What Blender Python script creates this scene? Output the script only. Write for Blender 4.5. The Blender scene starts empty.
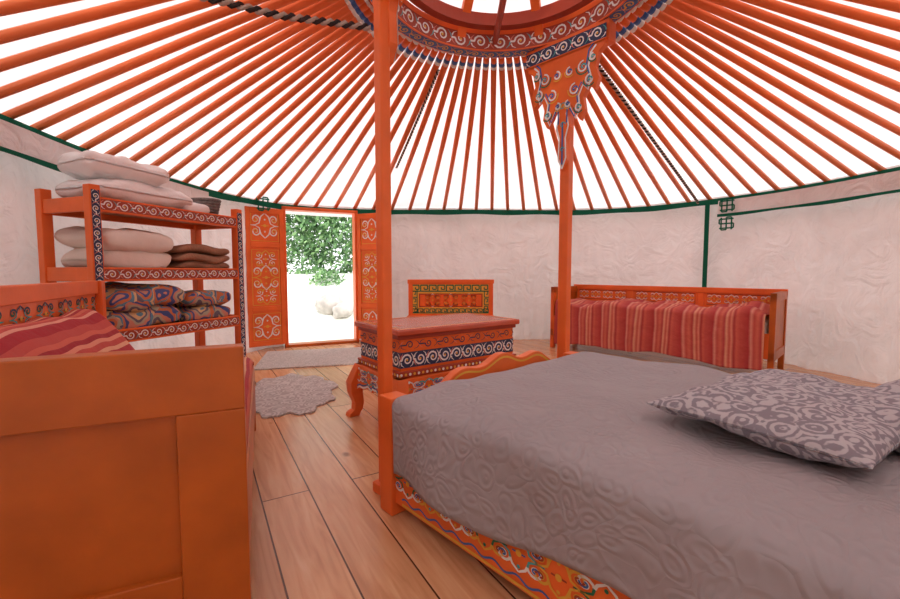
import bpy, math, random
from mathutils import Vector, noise, Matrix
random.seed(7)
sc = bpy.context.scene
try:
    sc.view_settings.view_transform = 'Standard'
except Exception: pass

# ---------------------------------------------------------------- materials
MATS = {}
def mat(name, col, rough=0.5, spec=0.4, bump=None, bscale=20, bstr=0.2, var=0.0, vscale=3.0, coat=0.0, metal=0):
    if name in MATS: return MATS[name]
    m = bpy.data.materials.new(name); m.use_nodes = True
    nt = m.node_tree; b = nt.nodes['Principled BSDF']
    b.inputs['Base Color'].default_value = (*col, 1)
    b.inputs['Roughness'].default_value = rough
    b.inputs['Specular IOR Level'].default_value = spec
    b.inputs['Metallic'].default_value = metal
    b.inputs['Coat Weight'].default_value = coat
    tc = nt.nodes.new('ShaderNodeTexCoord')
    if var > 0:
        n = nt.nodes.new('ShaderNodeTexNoise'); n.inputs['Scale'].default_value = vscale; n.inputs['Detail'].default_value = 5
        nt.links.new(tc.outputs['Object'], n.inputs['Vector'])
        r = nt.nodes.new('ShaderNodeValToRGB')
        r.color_ramp.elements[0].position = .3; r.color_ramp.elements[1].position = .7
        r.color_ramp.elements[0].color = (*[c*(1-var) for c in col], 1)
        r.color_ramp.elements[1].color = (*[min(1, c*(1+var)) for c in col], 1)
        nt.links.new(n.outputs['Fac'], r.inputs['Fac']); nt.links.new(r.outputs['Color'], b.inputs['Base Color'])
    if bump:
        n2 = nt.nodes.new('ShaderNodeTexNoise'); n2.inputs['Scale'].default_value = bscale; n2.inputs['Detail'].default_value = 4
        nt.links.new(tc.outputs['Object'], n2.inputs['Vector'])
        bp = nt.nodes.new('ShaderNodeBump'); bp.inputs['Strength'].default_value = bstr; bp.inputs['Distance'].default_value = .02
        nt.links.new(n2.outputs['Fac'], bp.inputs['Height']); nt.links.new(bp.outputs['Normal'], b.inputs['Normal'])
    MATS[name] = m
    return m

ORANGE = mat('orange_paint', (.84, .155, .028), .42, .35, True, 9, .12, .12, 4)
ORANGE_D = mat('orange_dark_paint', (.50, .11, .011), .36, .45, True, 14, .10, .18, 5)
RAFTER = mat('rafter_paint', (.90, .20, .055), .5, .3, None, var=.08)
REDBR = mat('redbrown_paint', (.38, .05, .02), .45)
TABTOP = mat('table_top_paint', (.55, .09, .04), .20, .55, True, 12, .08, .12, 6)
WHITE = mat('white_paint', (.85, .82, .78), .5)
BLUE = mat('blue_paint', (.05, .13, .38), .5)
NAVY = mat('navy_paint', (.025, .04, .10), .5)
TURQ = mat('turquoise_paint', (.08, .42, .42), .5)
GREEN = mat('green_paint', (.01, .16, .08), .5)
YEL = mat('yellow_paint', (.80, .42, .05), .5)
PINK = mat('pink_paint', (.75, .25, .18), .5)
GTRIM = mat('green_trim_cloth', (.010, .13, .075), .8, .1)
DARK = mat('dark_rope_fibre', (.05, .04, .04), .9, .1)
ROPEW = mat('pale_rope_fibre', (.50, .40, .34), .9, .1)
LINEN = mat('white_linen', (.90, .87, .86), .9, .1, True, 18, .3, .04)
CREAM = mat('cream_linen', (.82, .72, .64), .9, .1, True, 16, .3, .06)
BROWN = mat('brown_blanket', (.36, .19, .12), .95, .1, True, 60, .4, .2, 8)
MATTR = mat('mattress_cloth', (.6, .55, .5), .9)
BASKET = mat('grey_wicker', (.22, .20, .19), .8, .2, True, 80, .5, .3, 40)

def fabric_translucent(name, col, mix, var=.04, bs=.35):
    m = bpy.data.materials.new(name); m.use_nodes = True; nt = m.node_tree
    for n in list(nt.nodes): nt.nodes.remove(n)
    out = nt.nodes.new('ShaderNodeOutputMaterial')
    d = nt.nodes.new('ShaderNodeBsdfDiffuse'); t = nt.nodes.new('ShaderNodeBsdfTranslucent'); mx = nt.nodes.new('ShaderNodeMixShader')
    tc = nt.nodes.new('ShaderNodeTexCoord'); n = nt.nodes.new('ShaderNodeTexNoise')
    n.inputs['Scale'].default_value = 2.2; n.inputs['Detail'].default_value = 5; n.inputs['Distortion'].default_value = .6
    nt.links.new(tc.outputs['Object'], n.inputs['Vector'])
    r = nt.nodes.new('ShaderNodeValToRGB')
    r.color_ramp.elements[0].position = .3; r.color_ramp.elements[1].position = .7
    r.color_ramp.elements[0].color = (*[c*(1-var*2) for c in col], 1); r.color_ramp.elements[1].color = (*[min(1, c*(1+var)) for c in col], 1)
    nt.links.new(n.outputs['Fac'], r.inputs['Fac'])
    nt.links.new(r.outputs['Color'], d.inputs['Color']); nt.links.new(r.outputs['Color'], t.inputs['Color'])
    bp = nt.nodes.new('ShaderNodeBump'); bp.inputs['Strength'].default_value = bs; bp.inputs['Distance'].default_value = .05
    n3 = nt.nodes.new('ShaderNodeTexNoise'); n3.inputs['Scale'].default_value = 4; n3.inputs['Detail'].default_value = 4; n3.inputs['Distortion'].default_value = 1.8
    nt.links.new(tc.outputs['Object'], n3.inputs['Vector'])
    nt.links.new(n3.outputs['Fac'], bp.inputs['Height']); nt.links.new(bp.outputs['Normal'], d.inputs['Normal'])
    mx.inputs[0].default_value = mix
    nt.links.new(d.outputs[0], mx.inputs[1]); nt.links.new(t.outputs[0], mx.inputs[2]); nt.links.new(mx.outputs[0], out.inputs[0])
    return m
ROOFC = fabric_translucent('roof_canvas', (.90, .885, .88), .47, .05)
WALLC = fabric_translucent('wall_canvas', (.90, .855, .85), .11, .04, .8)

def floor_mat():
    m = bpy.data.materials.new('floor_planks'); m.use_nodes = True; nt = m.node_tree; b = nt.nodes['Principled BSDF']
    L = nt.links.new
    tc = nt.nodes.new('ShaderNodeTexCoord'); mp = nt.nodes.new('ShaderNodeMapping')
    ang = math.atan2(.862, -.507)
    mp.inputs['Rotation'].default_value = (0, 0, -ang)
    L(tc.outputs['Object'], mp.inputs['Vector'])
    br = nt.nodes.new('ShaderNodeTexBrick')
    br.inputs['Scale'].default_value = 1; br.inputs['Brick Width'].default_value = 3.1; br.inputs['Row Height'].default_value = .20
    br.inputs['Mortar Size'].default_value = .0036; br.inputs['Mortar Smooth'].default_value = .3; br.offset = .37
    br.inputs['Color1'].default_value = (.0, .0, .0, 1); br.inputs['Color2'].default_value = (1, 1, 1, 1); br.inputs['Mortar'].default_value = (0.5, .5, .5, 1)
    L(mp.outputs[0], br.inputs['Vector'])
    mp2 = nt.nodes.new('ShaderNodeMapping'); mp2.inputs['Scale'].default_value = (1.2, 14, 1); L(mp.outputs[0], mp2.inputs['Vector'])
    ad = nt.nodes.new('ShaderNodeVectorMath'); ad.operation = 'ADD'
    sc_ = nt.nodes.new('ShaderNodeVectorMath'); sc_.operation = 'SCALE'; sc_.inputs['Scale'].default_value = 7
    L(br.outputs['Color'], sc_.inputs[0]); L(mp2.outputs[0], ad.inputs[0]); L(sc_.outputs[0], ad.inputs[1])
    n = nt.nodes.new('ShaderNodeTexNoise'); n.inputs['Scale'].default_value = 2.0; n.inputs['Detail'].default_value = 8; n.inputs['Distortion'].default_value = 1.0
    L(ad.outputs[0], n.inputs['Vector'])
    r = nt.nodes.new('ShaderNodeValToRGB')
    e = r.color_ramp.elements; e[0].position = .25; e[0].color = (.60, .27, .12, 1); e[1].position = .75; e[1].color = (.84, .50, .28, 1)
    k = r.color_ramp.elements.new(.5); k.color = (.75, .39, .195, 1)
    L(n.outputs['Fac'], r.inputs['Fac'])
    hv = nt.nodes.new('ShaderNodeMix'); hv.data_type = 'RGBA'; hv.blend_type = 'MULTIPLY'; hv.inputs[0].default_value = 1
    r2 = nt.nodes.new('ShaderNodeValToRGB'); r2.color_ramp.elements[0].color = (.82, .76, .72, 1); r2.color_ramp.elements[1].color = (1.0, 1.0, 1.0, 1)
    L(br.outputs['Color'], r2.inputs['Fac']); L(r.outputs['Color'], hv.inputs[6]); L(r2.outputs['Color'], hv.inputs[7])
    mm = nt.nodes.new('ShaderNodeMix'); mm.data_type = 'RGBA'; mm.inputs[7].default_value = (.10, .03, .012, 1)
    L(br.outputs['Fac'], mm.inputs[0]); L(hv.outputs[2], mm.inputs[6])
    vo = nt.nodes.new('ShaderNodeTexVoronoi'); vo.inputs['Scale'].default_value = 3.2
    mp3 = nt.nodes.new('ShaderNodeMapping'); mp3.inputs['Scale'].default_value = (.6, 1, 1); L(mp.outputs[0], mp3.inputs['Vector']); L(mp3.outputs[0], vo.inputs['Vector'])
    rk = nt.nodes.new('ShaderNodeValToRGB'); rk.color_ramp.elements[0].position = .03; rk.color_ramp.elements[0].color = (1, 1, 1, 1); rk.color_ramp.elements[1].position = .08; rk.color_ramp.elements[1].color = (0, 0, 0, 1)
    L(vo.outputs['Distance'], rk.inputs['Fac'])
    m3 = nt.nodes.new('ShaderNodeMix'); m3.data_type = 'RGBA'; m3.inputs[7].default_value = (.30, .10, .03, 1)
    L(rk.outputs['Color'], m3.inputs[0]); L(mm.outputs[2], m3.inputs[6])
    L(m3.outputs[2], b.inputs['Base Color'])
    b.inputs['Roughness'].default_value = .27; b.inputs['Specular IOR Level'].default_value = .65
    bp = nt.nodes.new('ShaderNodeBump'); bp.inputs['Strength'].default_value = .5; bp.inputs['Distance'].default_value = .004; bp.invert = True
    L(br.outputs['Fac'], bp.inputs['Height']); L(bp.outputs[0], b.inputs['Normal'])
    return m
FLOORM = floor_mat()

def stripe_mat(name, freq, con=1.0, interp='LINEAR'):
    m = bpy.data.materials.new(name); m.use_nodes = True; nt = m.node_tree; b = nt.nodes['Principled BSDF']; L = nt.links.new
    uv = nt.nodes.new('ShaderNodeUVMap'); uv.uv_map = 'UVMap'
    sp = nt.nodes.new('ShaderNodeSeparateXYZ'); L(uv.outputs[0], sp.inputs[0])
    nn = nt.nodes.new('ShaderNodeTexNoise'); nn.inputs['Scale'].default_value = 1.5; L(uv.outputs[0], nn.inputs['Vector'])
    mu = nt.nodes.new('ShaderNodeMath'); mu.operation = 'MULTIPLY'; mu.inputs[1].default_value = freq
    L(sp.outputs['X'], mu.inputs[0])
    m2 = nt.nodes.new('ShaderNodeMath'); m2.operation = 'MULTIPLY_ADD'; m2.inputs[1].default_value = .25; L(nn.outputs['Fac'], m2.inputs[0]); L(mu.outputs[0], m2.inputs[2])
    fr = nt.nodes.new('ShaderNodeMath'); fr.operation = 'FRACT'; L(m2.outputs[0], fr.inputs[0])
    r = nt.nodes.new('ShaderNodeValToRGB'); cr = r.color_ramp; cr.interpolation = interp
    base = (.56, .12, .09)
    cols = [(.54, .10, .08), (.62, .14, .10), (.42, .06, .06), (.72, .26, .18), (.55, .10, .08), (.73, .34, .22), (.46, .07, .07), (.63, .16, .11), (.54, .10, .08), (.70, .28, .21), (.44, .06, .06), (.54, .10, .08)]
    cols = [tuple(max(.01, bb+(c-bb)*con) for c, bb in zip(cc, base)) for cc in cols]
    pos = [0, .1, .17, .24, .3, .38, .44, .54, .64, .72, .79, .97]
    cr.elements[0].color = (*cols[0], 1); cr.elements[1].position = pos[1]; cr.elements[1].color = (*cols[1], 1)
    for p, c in zip(pos[2:], cols[2:]):
        k = cr.elements.new(p); k.color = (*c, 1)
    L(fr.outputs[0], r.inputs['Fac']); L(r.outputs['Color'], b.inputs['Base Color'])
    b.inputs['Roughness'].default_value = .85; b.inputs['Specular IOR Level'].default_value = .15
    n = nt.nodes.new('ShaderNodeTexNoise'); n.inputs['Scale'].default_value = 9; n.inputs['Detail'].default_value = 6
    L(uv.outputs[0], n.inputs['Vector'])
    bp = nt.nodes.new('ShaderNodeBump'); bp.inputs['Strength'].default_value = .6; bp.inputs['Distance'].default_value = .04
    L(n.outputs['Fac'], bp.inputs['Height']); L(bp.outputs[0], b.inputs['Normal'])
    return m
STRIPE = stripe_mat('red_striped_cloth', 3.4, 1.1)
STRIPE2 = stripe_mat('red_striped_cloth_fine', 4.5, 1.3, 'CONSTANT')

def quilt_mat():
    m = bpy.data.materials.new('grey_quilt'); m.use_nodes = True; nt = m.node_tree; b = nt.nodes['Principled BSDF']; L = nt.links.new
    uv = nt.nodes.new('ShaderNodeUVMap'); uv.uv_map = 'UVMap'
    n = nt.nodes.new('ShaderNodeTexNoise'); n.inputs['Scale'].default_value = 2; n.inputs['Detail'].default_value = 4
    L(uv.outputs[0], n.inputs['Vector'])
    r = nt.nodes.new('ShaderNodeValToRGB'); r.color_ramp.elements[0].color = (.33, .29, .30, 1); r.color_ramp.elements[1].color = (.41, .365, .375, 1)
    L(n.outputs['Fac'], r.inputs['Fac']); L(r.outputs['Color'], b.inputs['Base Color'])
    b.inputs['Roughness'].default_value = .75; b.inputs['Specular IOR Level'].default_value = .25
    nd = nt.nodes.new('ShaderNodeTexNoise'); nd.inputs['Scale'].default_value = 6; nd.inputs['Detail'].default_value = 1; L(uv.outputs[0], nd.inputs['Vector'])
    mx = nt.nodes.new('ShaderNodeMix'); mx.data_type = 'RGBA'; mx.inputs[0].default_value = .12; L(uv.outputs[0], mx.inputs[6]); L(nd.outputs['Color'], mx.inputs[7])
    v = nt.nodes.new('ShaderNodeTexVoronoi'); v.inputs['Scale'].default_value = 17; L(mx.outputs[2], v.inputs['Vector'])
    mu = nt.nodes.new('ShaderNodeMath'); mu.operation = 'MULTIPLY'; mu.inputs[1].default_value = 17; L(v.outputs['Distance'], mu.inputs[0])
    si = nt.nodes.new('ShaderNodeMath'); si.operation = 'SINE'; L(mu.outputs[0], si.inputs[0])
    bp = nt.nodes.new('ShaderNodeBump'); bp.inputs['Strength'].default_value = .35; bp.inputs['Distance'].default_value = .005
    L(si.outputs[0], bp.inputs['Height'])
    n4 = nt.nodes.new('ShaderNodeTexNoise'); n4.inputs['Scale'].default_value = 4; n4.inputs['Detail'].default_value = 3; n4.inputs['Distortion'].default_value = 1; L(uv.outputs[0], n4.inputs['Vector'])
    b2 = nt.nodes.new('ShaderNodeBump'); b2.inputs['Strength'].default_value = .5; b2.inputs['Distance'].default_value = .035
    L(n4.outputs['Fac'], b2.inputs['Height']); L(bp.outputs[0], b2.inputs['Normal']); L(b2.outputs[0], b.inputs['Normal'])
    return m
QUILT = quilt_mat()

def pattern_mat(name, c1, c2, scale=14, ring=7, lo=.4, hi=.6):
    m = bpy.data.materials.new(name); m.use_nodes = True; nt = m.node_tree; b = nt.nodes['Principled BSDF']; L = nt.links.new
    tc = nt.nodes.new('ShaderNodeTexCoord')
    v = nt.nodes.new('ShaderNodeTexVoronoi'); v.inputs['Scale'].default_value = scale
    L(tc.outputs['Object'], v.inputs['Vector'])
    mu = nt.nodes.new('ShaderNodeMath'); mu.operation = 'MULTIPLY'; mu.inputs[1].default_value = ring*6.28; L(v.outputs['Distance'], mu.inputs[0])
    si = nt.nodes.new('ShaderNodeMath'); si.operation = 'SINE'; L(mu.outputs[0], si.inputs[0])
    n = nt.nodes.new('ShaderNodeTexNoise'); n.inputs['Scale'].default_value = scale*2.5; n.inputs['Detail'].default_value = 2; L(tc.outputs['Object'], n.inputs['Vector'])
    ad = nt.nodes.new('ShaderNodeMath'); ad.operation = 'MULTIPLY_ADD'; ad.inputs[1].default_value = 6; ad.inputs[2].default_value = -3; L(n.outputs['Fac'], ad.inputs[0])
    a2 = nt.nodes.new('ShaderNodeMath'); a2.operation = 'ADD'; L(si.outputs[0], a2.inputs[0]); L(ad.outputs[0], a2.inputs[1])
    r = nt.nodes.new('ShaderNodeValToRGB'); r.color_ramp.elements[0].position = lo; r.color_ramp.elements[1].position = hi
    r.color_ramp.elements[0].color = (*c1, 1); r.color_ramp.elements[1].color = (*c2, 1)
    m2 = nt.nodes.new('ShaderNodeMath'); m2.operation = 'MULTIPLY_ADD'; m2.inputs[1].default_value = .5; m2.inputs[2].default_value = .5; L(a2.outputs[0], m2.inputs[0])
    L(m2.outputs[0], r.inputs['Fac']); L(r.outputs['Color'], b.inputs['Base Color'])
    b.inputs['Roughness'].default_value = .85; b.inputs['Specular IOR Level'].default_value = .15
    return m
PILLOWM = pattern_mat('paisley_pillow_cloth', (.26, .23, .26), (.50, .46, .48), 17, 3.4, .3, .7)
RUGM = pattern_mat('lace_rug_weave', (.42, .36, .34), (.60, .54, .52), 9, 5, .3, .7)
MATM = pattern_mat('door_mat_weave', (.44, .38, .35), (.58, .51, .48), 14, 4, .3, .7)

def multi_mat(name, scale=9):
    m = bpy.data.materials.new(name); m.use_nodes = True; nt = m.node_tree; b = nt.nodes['Principled BSDF']; L = nt.links.new
    tc = nt.nodes.new('ShaderNodeTexCoord'); v = nt.nodes.new('ShaderNodeTexVoronoi'); v.inputs['Scale'].default_value = scale
    n = nt.nodes.new('ShaderNodeTexNoise'); n.inputs['Scale'].default_value = 6; L(tc.outputs['Object'], n.inputs['Vector'])
    mx = nt.nodes.new('ShaderNodeMix'); mx.data_type = 'RGBA'; mx.inputs[0].default_value = .2; L(tc.outputs['Object'], mx.inputs[6]); L(n.outputs['Color'], mx.inputs[7])
    L(mx.outputs[2], v.inputs['Vector'])
    mu = nt.nodes.new('ShaderNodeMath'); mu.operation = 'MULTIPLY_ADD'; mu.inputs[1].default_value = 1.7
    sp = nt.nodes.new('ShaderNodeSeparateColor'); L(v.outputs['Color'], sp.inputs[0]); L(v.outputs['Distance'], mu.inputs[0]); L(sp.outputs[0], mu.inputs[2])
    fr = nt.nodes.new('ShaderNodeMath'); fr.operation = 'FRACT'; L(mu.outputs[0], fr.inputs[0])
    r = nt.nodes.new('ShaderNodeValToRGB'); r.color_ramp.interpolation = 'CONSTANT'
    cs = [(.06, .09, .26), (.58, .17, .06), (.12, .26, .36), (.70, .45, .22), (.14, .12, .16), (.42, .38, .26), (.6, .24, .16)]
    r.color_ramp.elements[0].color = (*cs[0], 1); r.color_ramp.elements[1].position = .15; r.color_ramp.elements[1].color = (*cs[1], 1)
    for i, c in enumerate(cs[2:]):
        k = r.color_ramp.elements.new(.3+.14*i); k.color = (*c, 1)
    L(fr.outputs[0], r.inputs['Fac']); L(r.outputs['Color'], b.inputs['Base Color']); b.inputs['Roughness'].default_value = .8
    return m
MULTI = multi_mat('patterned_blanket_cloth', 6)

# ---------------------------------------------------------------- mesh builder
class MB:
    def __init__(s): s.v = []; s.f = []; s.m = []; s.mats = []
    def mi(s, m):
        if m not in s.mats: s.mats.append(m)
        return s.mats.index(m)
    def quadstrip(s, A, B, m):
        k = s.mi(m); n0 = len(s.v)
        for a, b in zip(A, B): s.v.append(tuple(a)); s.v.append(tuple(b))
        for i in range(len(A)-1):
            s.f.append((n0+2*i, n0+2*i+2, n0+2*i+3, n0+2*i+1)); s.m.append(k)
    def box(s, x0, x1, y0, y1, z0, z1, m):
        k = s.mi(m); n = len(s.v)
        for z in (z0, z1):
            s.v += [(x0, y0, z), (x1, y0, z), (x1, y1, z), (x0, y1, z)]
        for f in [(0, 3, 2, 1), (4, 5, 6, 7), (0, 1, 5, 4), (1, 2, 6, 5), (2, 3, 7, 6), (3, 0, 4, 7)]:
            s.f.append(tuple(n+i for i in f)); s.m.append(k)
    def loft(s, rings, m, cap=True):
        k = s.mi(m); n0 = len(s.v); N = len(rings[0])
        for r in rings: s.v += [tuple(p) for p in r]
        for j in range(len(rings)-1):
            for i in range(N):
                a = n0+j*N+i; b = n0+j*N+(i+1) % N
                s.f.append((a, b, b+N, a+N)); s.m.append(k)
        if cap:
            s.f.append(tuple(n0+i for i in reversed(range(N)))); s.m.append(k)
            o = n0+(len(rings)-1)*N
            s.f.append(tuple(o+i for i in range(N))); s.m.append(k)
    def prism(s, poly, F, o0, o1, m):
        s.loft([[F(a, b, o0) for a, b in poly], [F(a, b, o1) for a, b in poly]], m)
    def beam(s, p0, p1, w, h, mlist, up=Vector((0, 0, 1))):
        p0 = Vector(p0); p1 = Vector(p1); d = (p1-p0).normalized(); sd = d.cross(up).normalized(); u2 = sd.cross(d)
        t0 = 0
        for t1, m in mlist:
            A = p0.lerp(p1, t0); B = p0.lerp(p1, t1)
            R = []
            for P in (A, B):
                R.append([P+sd*(w/2*math.cos(q)*1.2)+u2*(h/2*math.sin(q)*1.2) for q in [math.pi/8+i*math.pi/4 for i in range(8)]])
            s.loft(R, m); t0 = t1
    def ribbon(s, pts, w, F, o, m):
        n = len(pts)
        if n < 2: return
        A = []; B = []
        for i in range(n):
            p = pts[i]; q0 = pts[max(0, i-1)]; q1 = pts[min(n-1, i+1)]
            dx = q1[0]-q0[0]; dy = q1[1]-q0[1]; l = math.hypot(dx, dy) or 1
            nx = -dy/l; ny = dx/l
            ww = w(i/(n-1)) if callable(w) else w
            A.append(F(p[0]+nx*ww/2, p[1]+ny*ww/2, o)); B.append(F(p[0]-nx*ww/2, p[1]-ny*ww/2, o))
        s.quadstrip(A, B, m)
    def rect(s, a0, a1, b0, b1, F, o, m, n=1):
        A = [F(a0+(a1-a0)*i/n, b0, o) for i in range(n+1)]; B = [F(a0+(a1-a0)*i/n, b1, o) for i in range(n+1)]
        s.quadstrip(A, B, m)
    def disc(s, c, r, F, o, m, n=12):
        k = s.mi(m); n0 = len(s.v)
        for i in range(n): s.v.append(tuple(F(c[0]+r*math.cos(i*2*math.pi/n), c[1]+r*math.sin(i*2*math.pi/n), o)))
        s.f.append(tuple(range(n0, n0+n))); s.m.append(k)
    def obj(s, name, parent=None, smooth=False, bevel=0, fixn=True):
        me = bpy.data.meshes.new(name); me.from_pydata(s.v, [], s.f)
        for m in s.mats: me.materials.append(m)
        for p, k in zip(me.polygons, s.m): p.material_index = k; p.use_smooth = smooth
        me.update()
        o = bpy.data.objects.new(name, me); sc.collection.objects.link(o)
        if bevel:
            b = o.modifiers.new('bev', 'BEVEL'); b.width = bevel; b.segments = 2; b.limit_method = 'ANGLE'; b.angle_limit = .8
        if parent: o.parent = parent
        return o

def empty(name, loc, rot=0):
    e = bpy.data.objects.new(name, None); sc.collection.objects.link(e); e.location = loc; e.rotation_euler = (0, 0, rot); e.empty_display_size = .1
    return e
def Fr(org, u, v, n):
    org = Vector(org); u = Vector(u); v = Vector(v); n = Vector(n)
    return lambda a, b, o: org+u*a+v*b+n*o

def spiral(cx, cy, R, a0, turns, d, n=16, k=.85):
    return [(cx+R*(1-k*i/n)*math.cos(a0+d*turns*6.283*i/n), cy+R*(1-k*i/n)*math.sin(a0+d*turns*6.283*i/n)) for i in range(n+1)]

def scroll_band(mb, F, L, H, base=NAVY, c1=WHITE, c2=TURQ, c3=ORANGE, n=1, cellr=1.5):
    N = max(1, round(L/(H*cellr))); c = L/N; o = .0012
    if base: mb.rect(0, L, 0, H, F, o, base, n*N)
    e = H*.07
    if base:
        mb.rect(0, L, 0, e, F, o*1.6, c3, n*N); mb.rect(0, L, H-e, H, F, o*1.6, c3, n*N)
    w = H*.09
    for i in range(N):
        x = i*c; up = i % 2 == 0; cy = H*.5; R = min(H*.36, c*.4)
        s1 = spiral(x+c*.5, cy, R, math.pi, 1.4, -1 if up else 1)
        mb.ribbon([(x, cy), (x+c*.5-R*1.02, cy)]+s1, lambda t: w*(1.25-.6*t), F, o*2.4, c1)
        mb.ribbon(spiral(x+c*.5, cy, R*.72, 0, .9, -1 if up else 1, 10), w*.7, F, o*2.2, c2)
        mb.disc((x+c*.5, cy), R*.2, F, o*2.8, YEL, 8)
        sg = 1 if up else -1
        for sx in (-1, 1):
            mb.ribbon([(x+c*.5+sx*c*.5, cy-sg*0), (x+c*.5+sx*c*.44, cy+sg*H*.2), (x+c*.5+sx*c*.3, cy+sg*H*.36)], lambda t: w*(1-.8*t), F, o*2, c2 if sx > 0 else PINK)
            mb.ribbon([(x+c*.5+sx*c*.46, cy-sg*H*.12), (x+c*.5+sx*c*.40, cy-sg*H*.28), (x+c*.5+sx*c*.22, cy-sg*H*.38)], lambda t: w*(1-.8*t), F, o*2, c1)

def cloud_motif(mb, F, cx, cy, S, c1=WHITE, c2=BLUE, c3=TURQ, sy_=1.0):
    o = .003
    T = lambda a, b, sx, sy: (cx+sx*a*S, cy+sy*b*S*sy_)
    for sx in (-1, 1):
        for sy in (-1, 1):
            mb.ribbon([T(a, b, sx, sy) for a, b in spiral(.48, .3, .22, math.pi, 1.3, -1)], S*.07, F, o, c1)
            mb.ribbon([T(a, b, sx, sy) for a, b in spiral(.48, .3, .14, 0, .8, -1, 10)], S*.05, F, o*1.2, c2)
            mb.ribbon([T(a, b, sx, sy) for a, b in [(.26, .3), (.2, .45), (.08, .55), (0, .62)]], lambda t: S*.065*(1.2-t*.5), F, o, c1)
            mb.ribbon([T(a, b, sx, sy) for a, b in [(.26, .3), (.3, .12), (.5, .02), (.75, 0)]], lambda t: S*.065*(1.2-t*.8), F, o, c3)
        mb.ribbon([(cx+sx*a*S, cy) for a in (.0, .2)], S*.04, F, o, c2)
    mb.disc((cx, cy), S*.09, F, o*1.3, YEL, 8)
    mb.disc((cx, cy+.33*S), S*.05, F, o*1.3, c3, 8); mb.disc((cx, cy-.33*S), S*.05, F, o*1.3, c3, 8)

def fret(mb, F, L, H, m=GREEN, w=None, o=.002):
    N = max(1, round(L/(H*1.3))); c = L/N; w = w or H*.11
    def ln(p, q):
        mb.ribbon([p, q], w, F, o, m)
    for i in range(N):
        x = i*c
        P = [(0, 0), (0, 1), (.8, 1), (.8, .3), (.4, .3), (.4, .65)]
        P = [(x+a*c, H*(.06+b*.88)) for a, b in P]
        for p, q in zip(P[:-1], P[1:]): ln(p, q)
        ln((x, H*.06), (x+c, H*.06))

def grid_obj(name, nx, ny, fn, m, parent=None, uvfn=None, thick=0, smooth=True):
    vs = []; fs = []; uvs = []
    for j in range(ny+1):
        for i in range(nx+1):
            vs.append(tuple(fn(i/nx, j/ny))); uvs.append(uvfn(i/nx, j/ny) if uvfn else (i/nx, j/ny))
    for j in range(ny):
        for i in range(nx):
            a = j*(nx+1)+i; fs.append((a, a+1, a+nx+2, a+nx+1))
    me = bpy.data.meshes.new(name); me.from_pydata(vs, [], fs); me.materials.append(m)
    ul = me.uv_layers.new(name='UVMap')
    for lp in me.loops: ul.data[lp.index].uv = uvs[lp.vertex_index]
    for p in me.polygons: p.use_smooth = smooth
    o = bpy.data.objects.new(name, me); sc.collection.objects.link(o)
    if thick:
        so = o.modifiers.new('th', 'SOLIDIFY'); so.thickness = thick; so.offset = -1
    if parent: o.parent = parent
    return o

def drape(name, x0, x1, y0, y1, top, hx0, hx1, hy0, hy1, m, parent, wav=.02, nf=0.0, thick=.012, nx=90, ny=110, uvs=1.0, out=.02, wk=16, hem=0, foldn=1.0):
    X0 = x0-hx0; X1 = x1+hx1; Y0 = y0-hy0; Y1 = y1+hy1; R = .05
    def fn(s, t):
        gx = X0+(X1-X0)*s; gy = Y0+(Y1-Y0)*t
        cx = min(max(gx, x0), x1); cy = min(max(gy, y0), y1)
        dx = gx-cx; dy = gy-cy; d = math.hypot(dx, dy)
        z = top
        edge = min(gx-x0, x1-gx, gy-y0, y1-gy)
        nz = noise.noise(Vector((gx*2.3, gy*2.3, 3)))*nf+noise.noise(Vector((gx*6, gy*6, 9)))*nf*.4*foldn
        if d <= 1e-6:
            z += nz
            if edge < .1: z -= .02*(1-edge/.1)**2
            return (gx, gy, z)
        ux, uy = dx/d, dy/d
        z -= .02
        if d < R*1.57:
            a = d/R; off = R*math.sin(a); dz = R*(1-math.cos(a))
        else:
            off = R; dz = R+(d-R*1.57)
        along = gx*abs(uy)+gy*abs(ux)
        k = min(1, d/.25)
        off += (wav*math.sin(along*wk+1.3*math.sin(along*4.1))+wav*.8*noise.noise(Vector((along*5, 1, 2)))+out)*k
        dz *= 1+hem*noise.noise(Vector((along*1.5, 7, 1)))
        return (cx+ux*off, cy+uy*off, z+nz*(1-k)-dz)
    return grid_obj(name, nx, ny, fn, m, parent, lambda s, t: ((X0+(X1-X0)*s)*uvs, (Y0+(Y1-Y0)*t)*uvs), thick)

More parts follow.
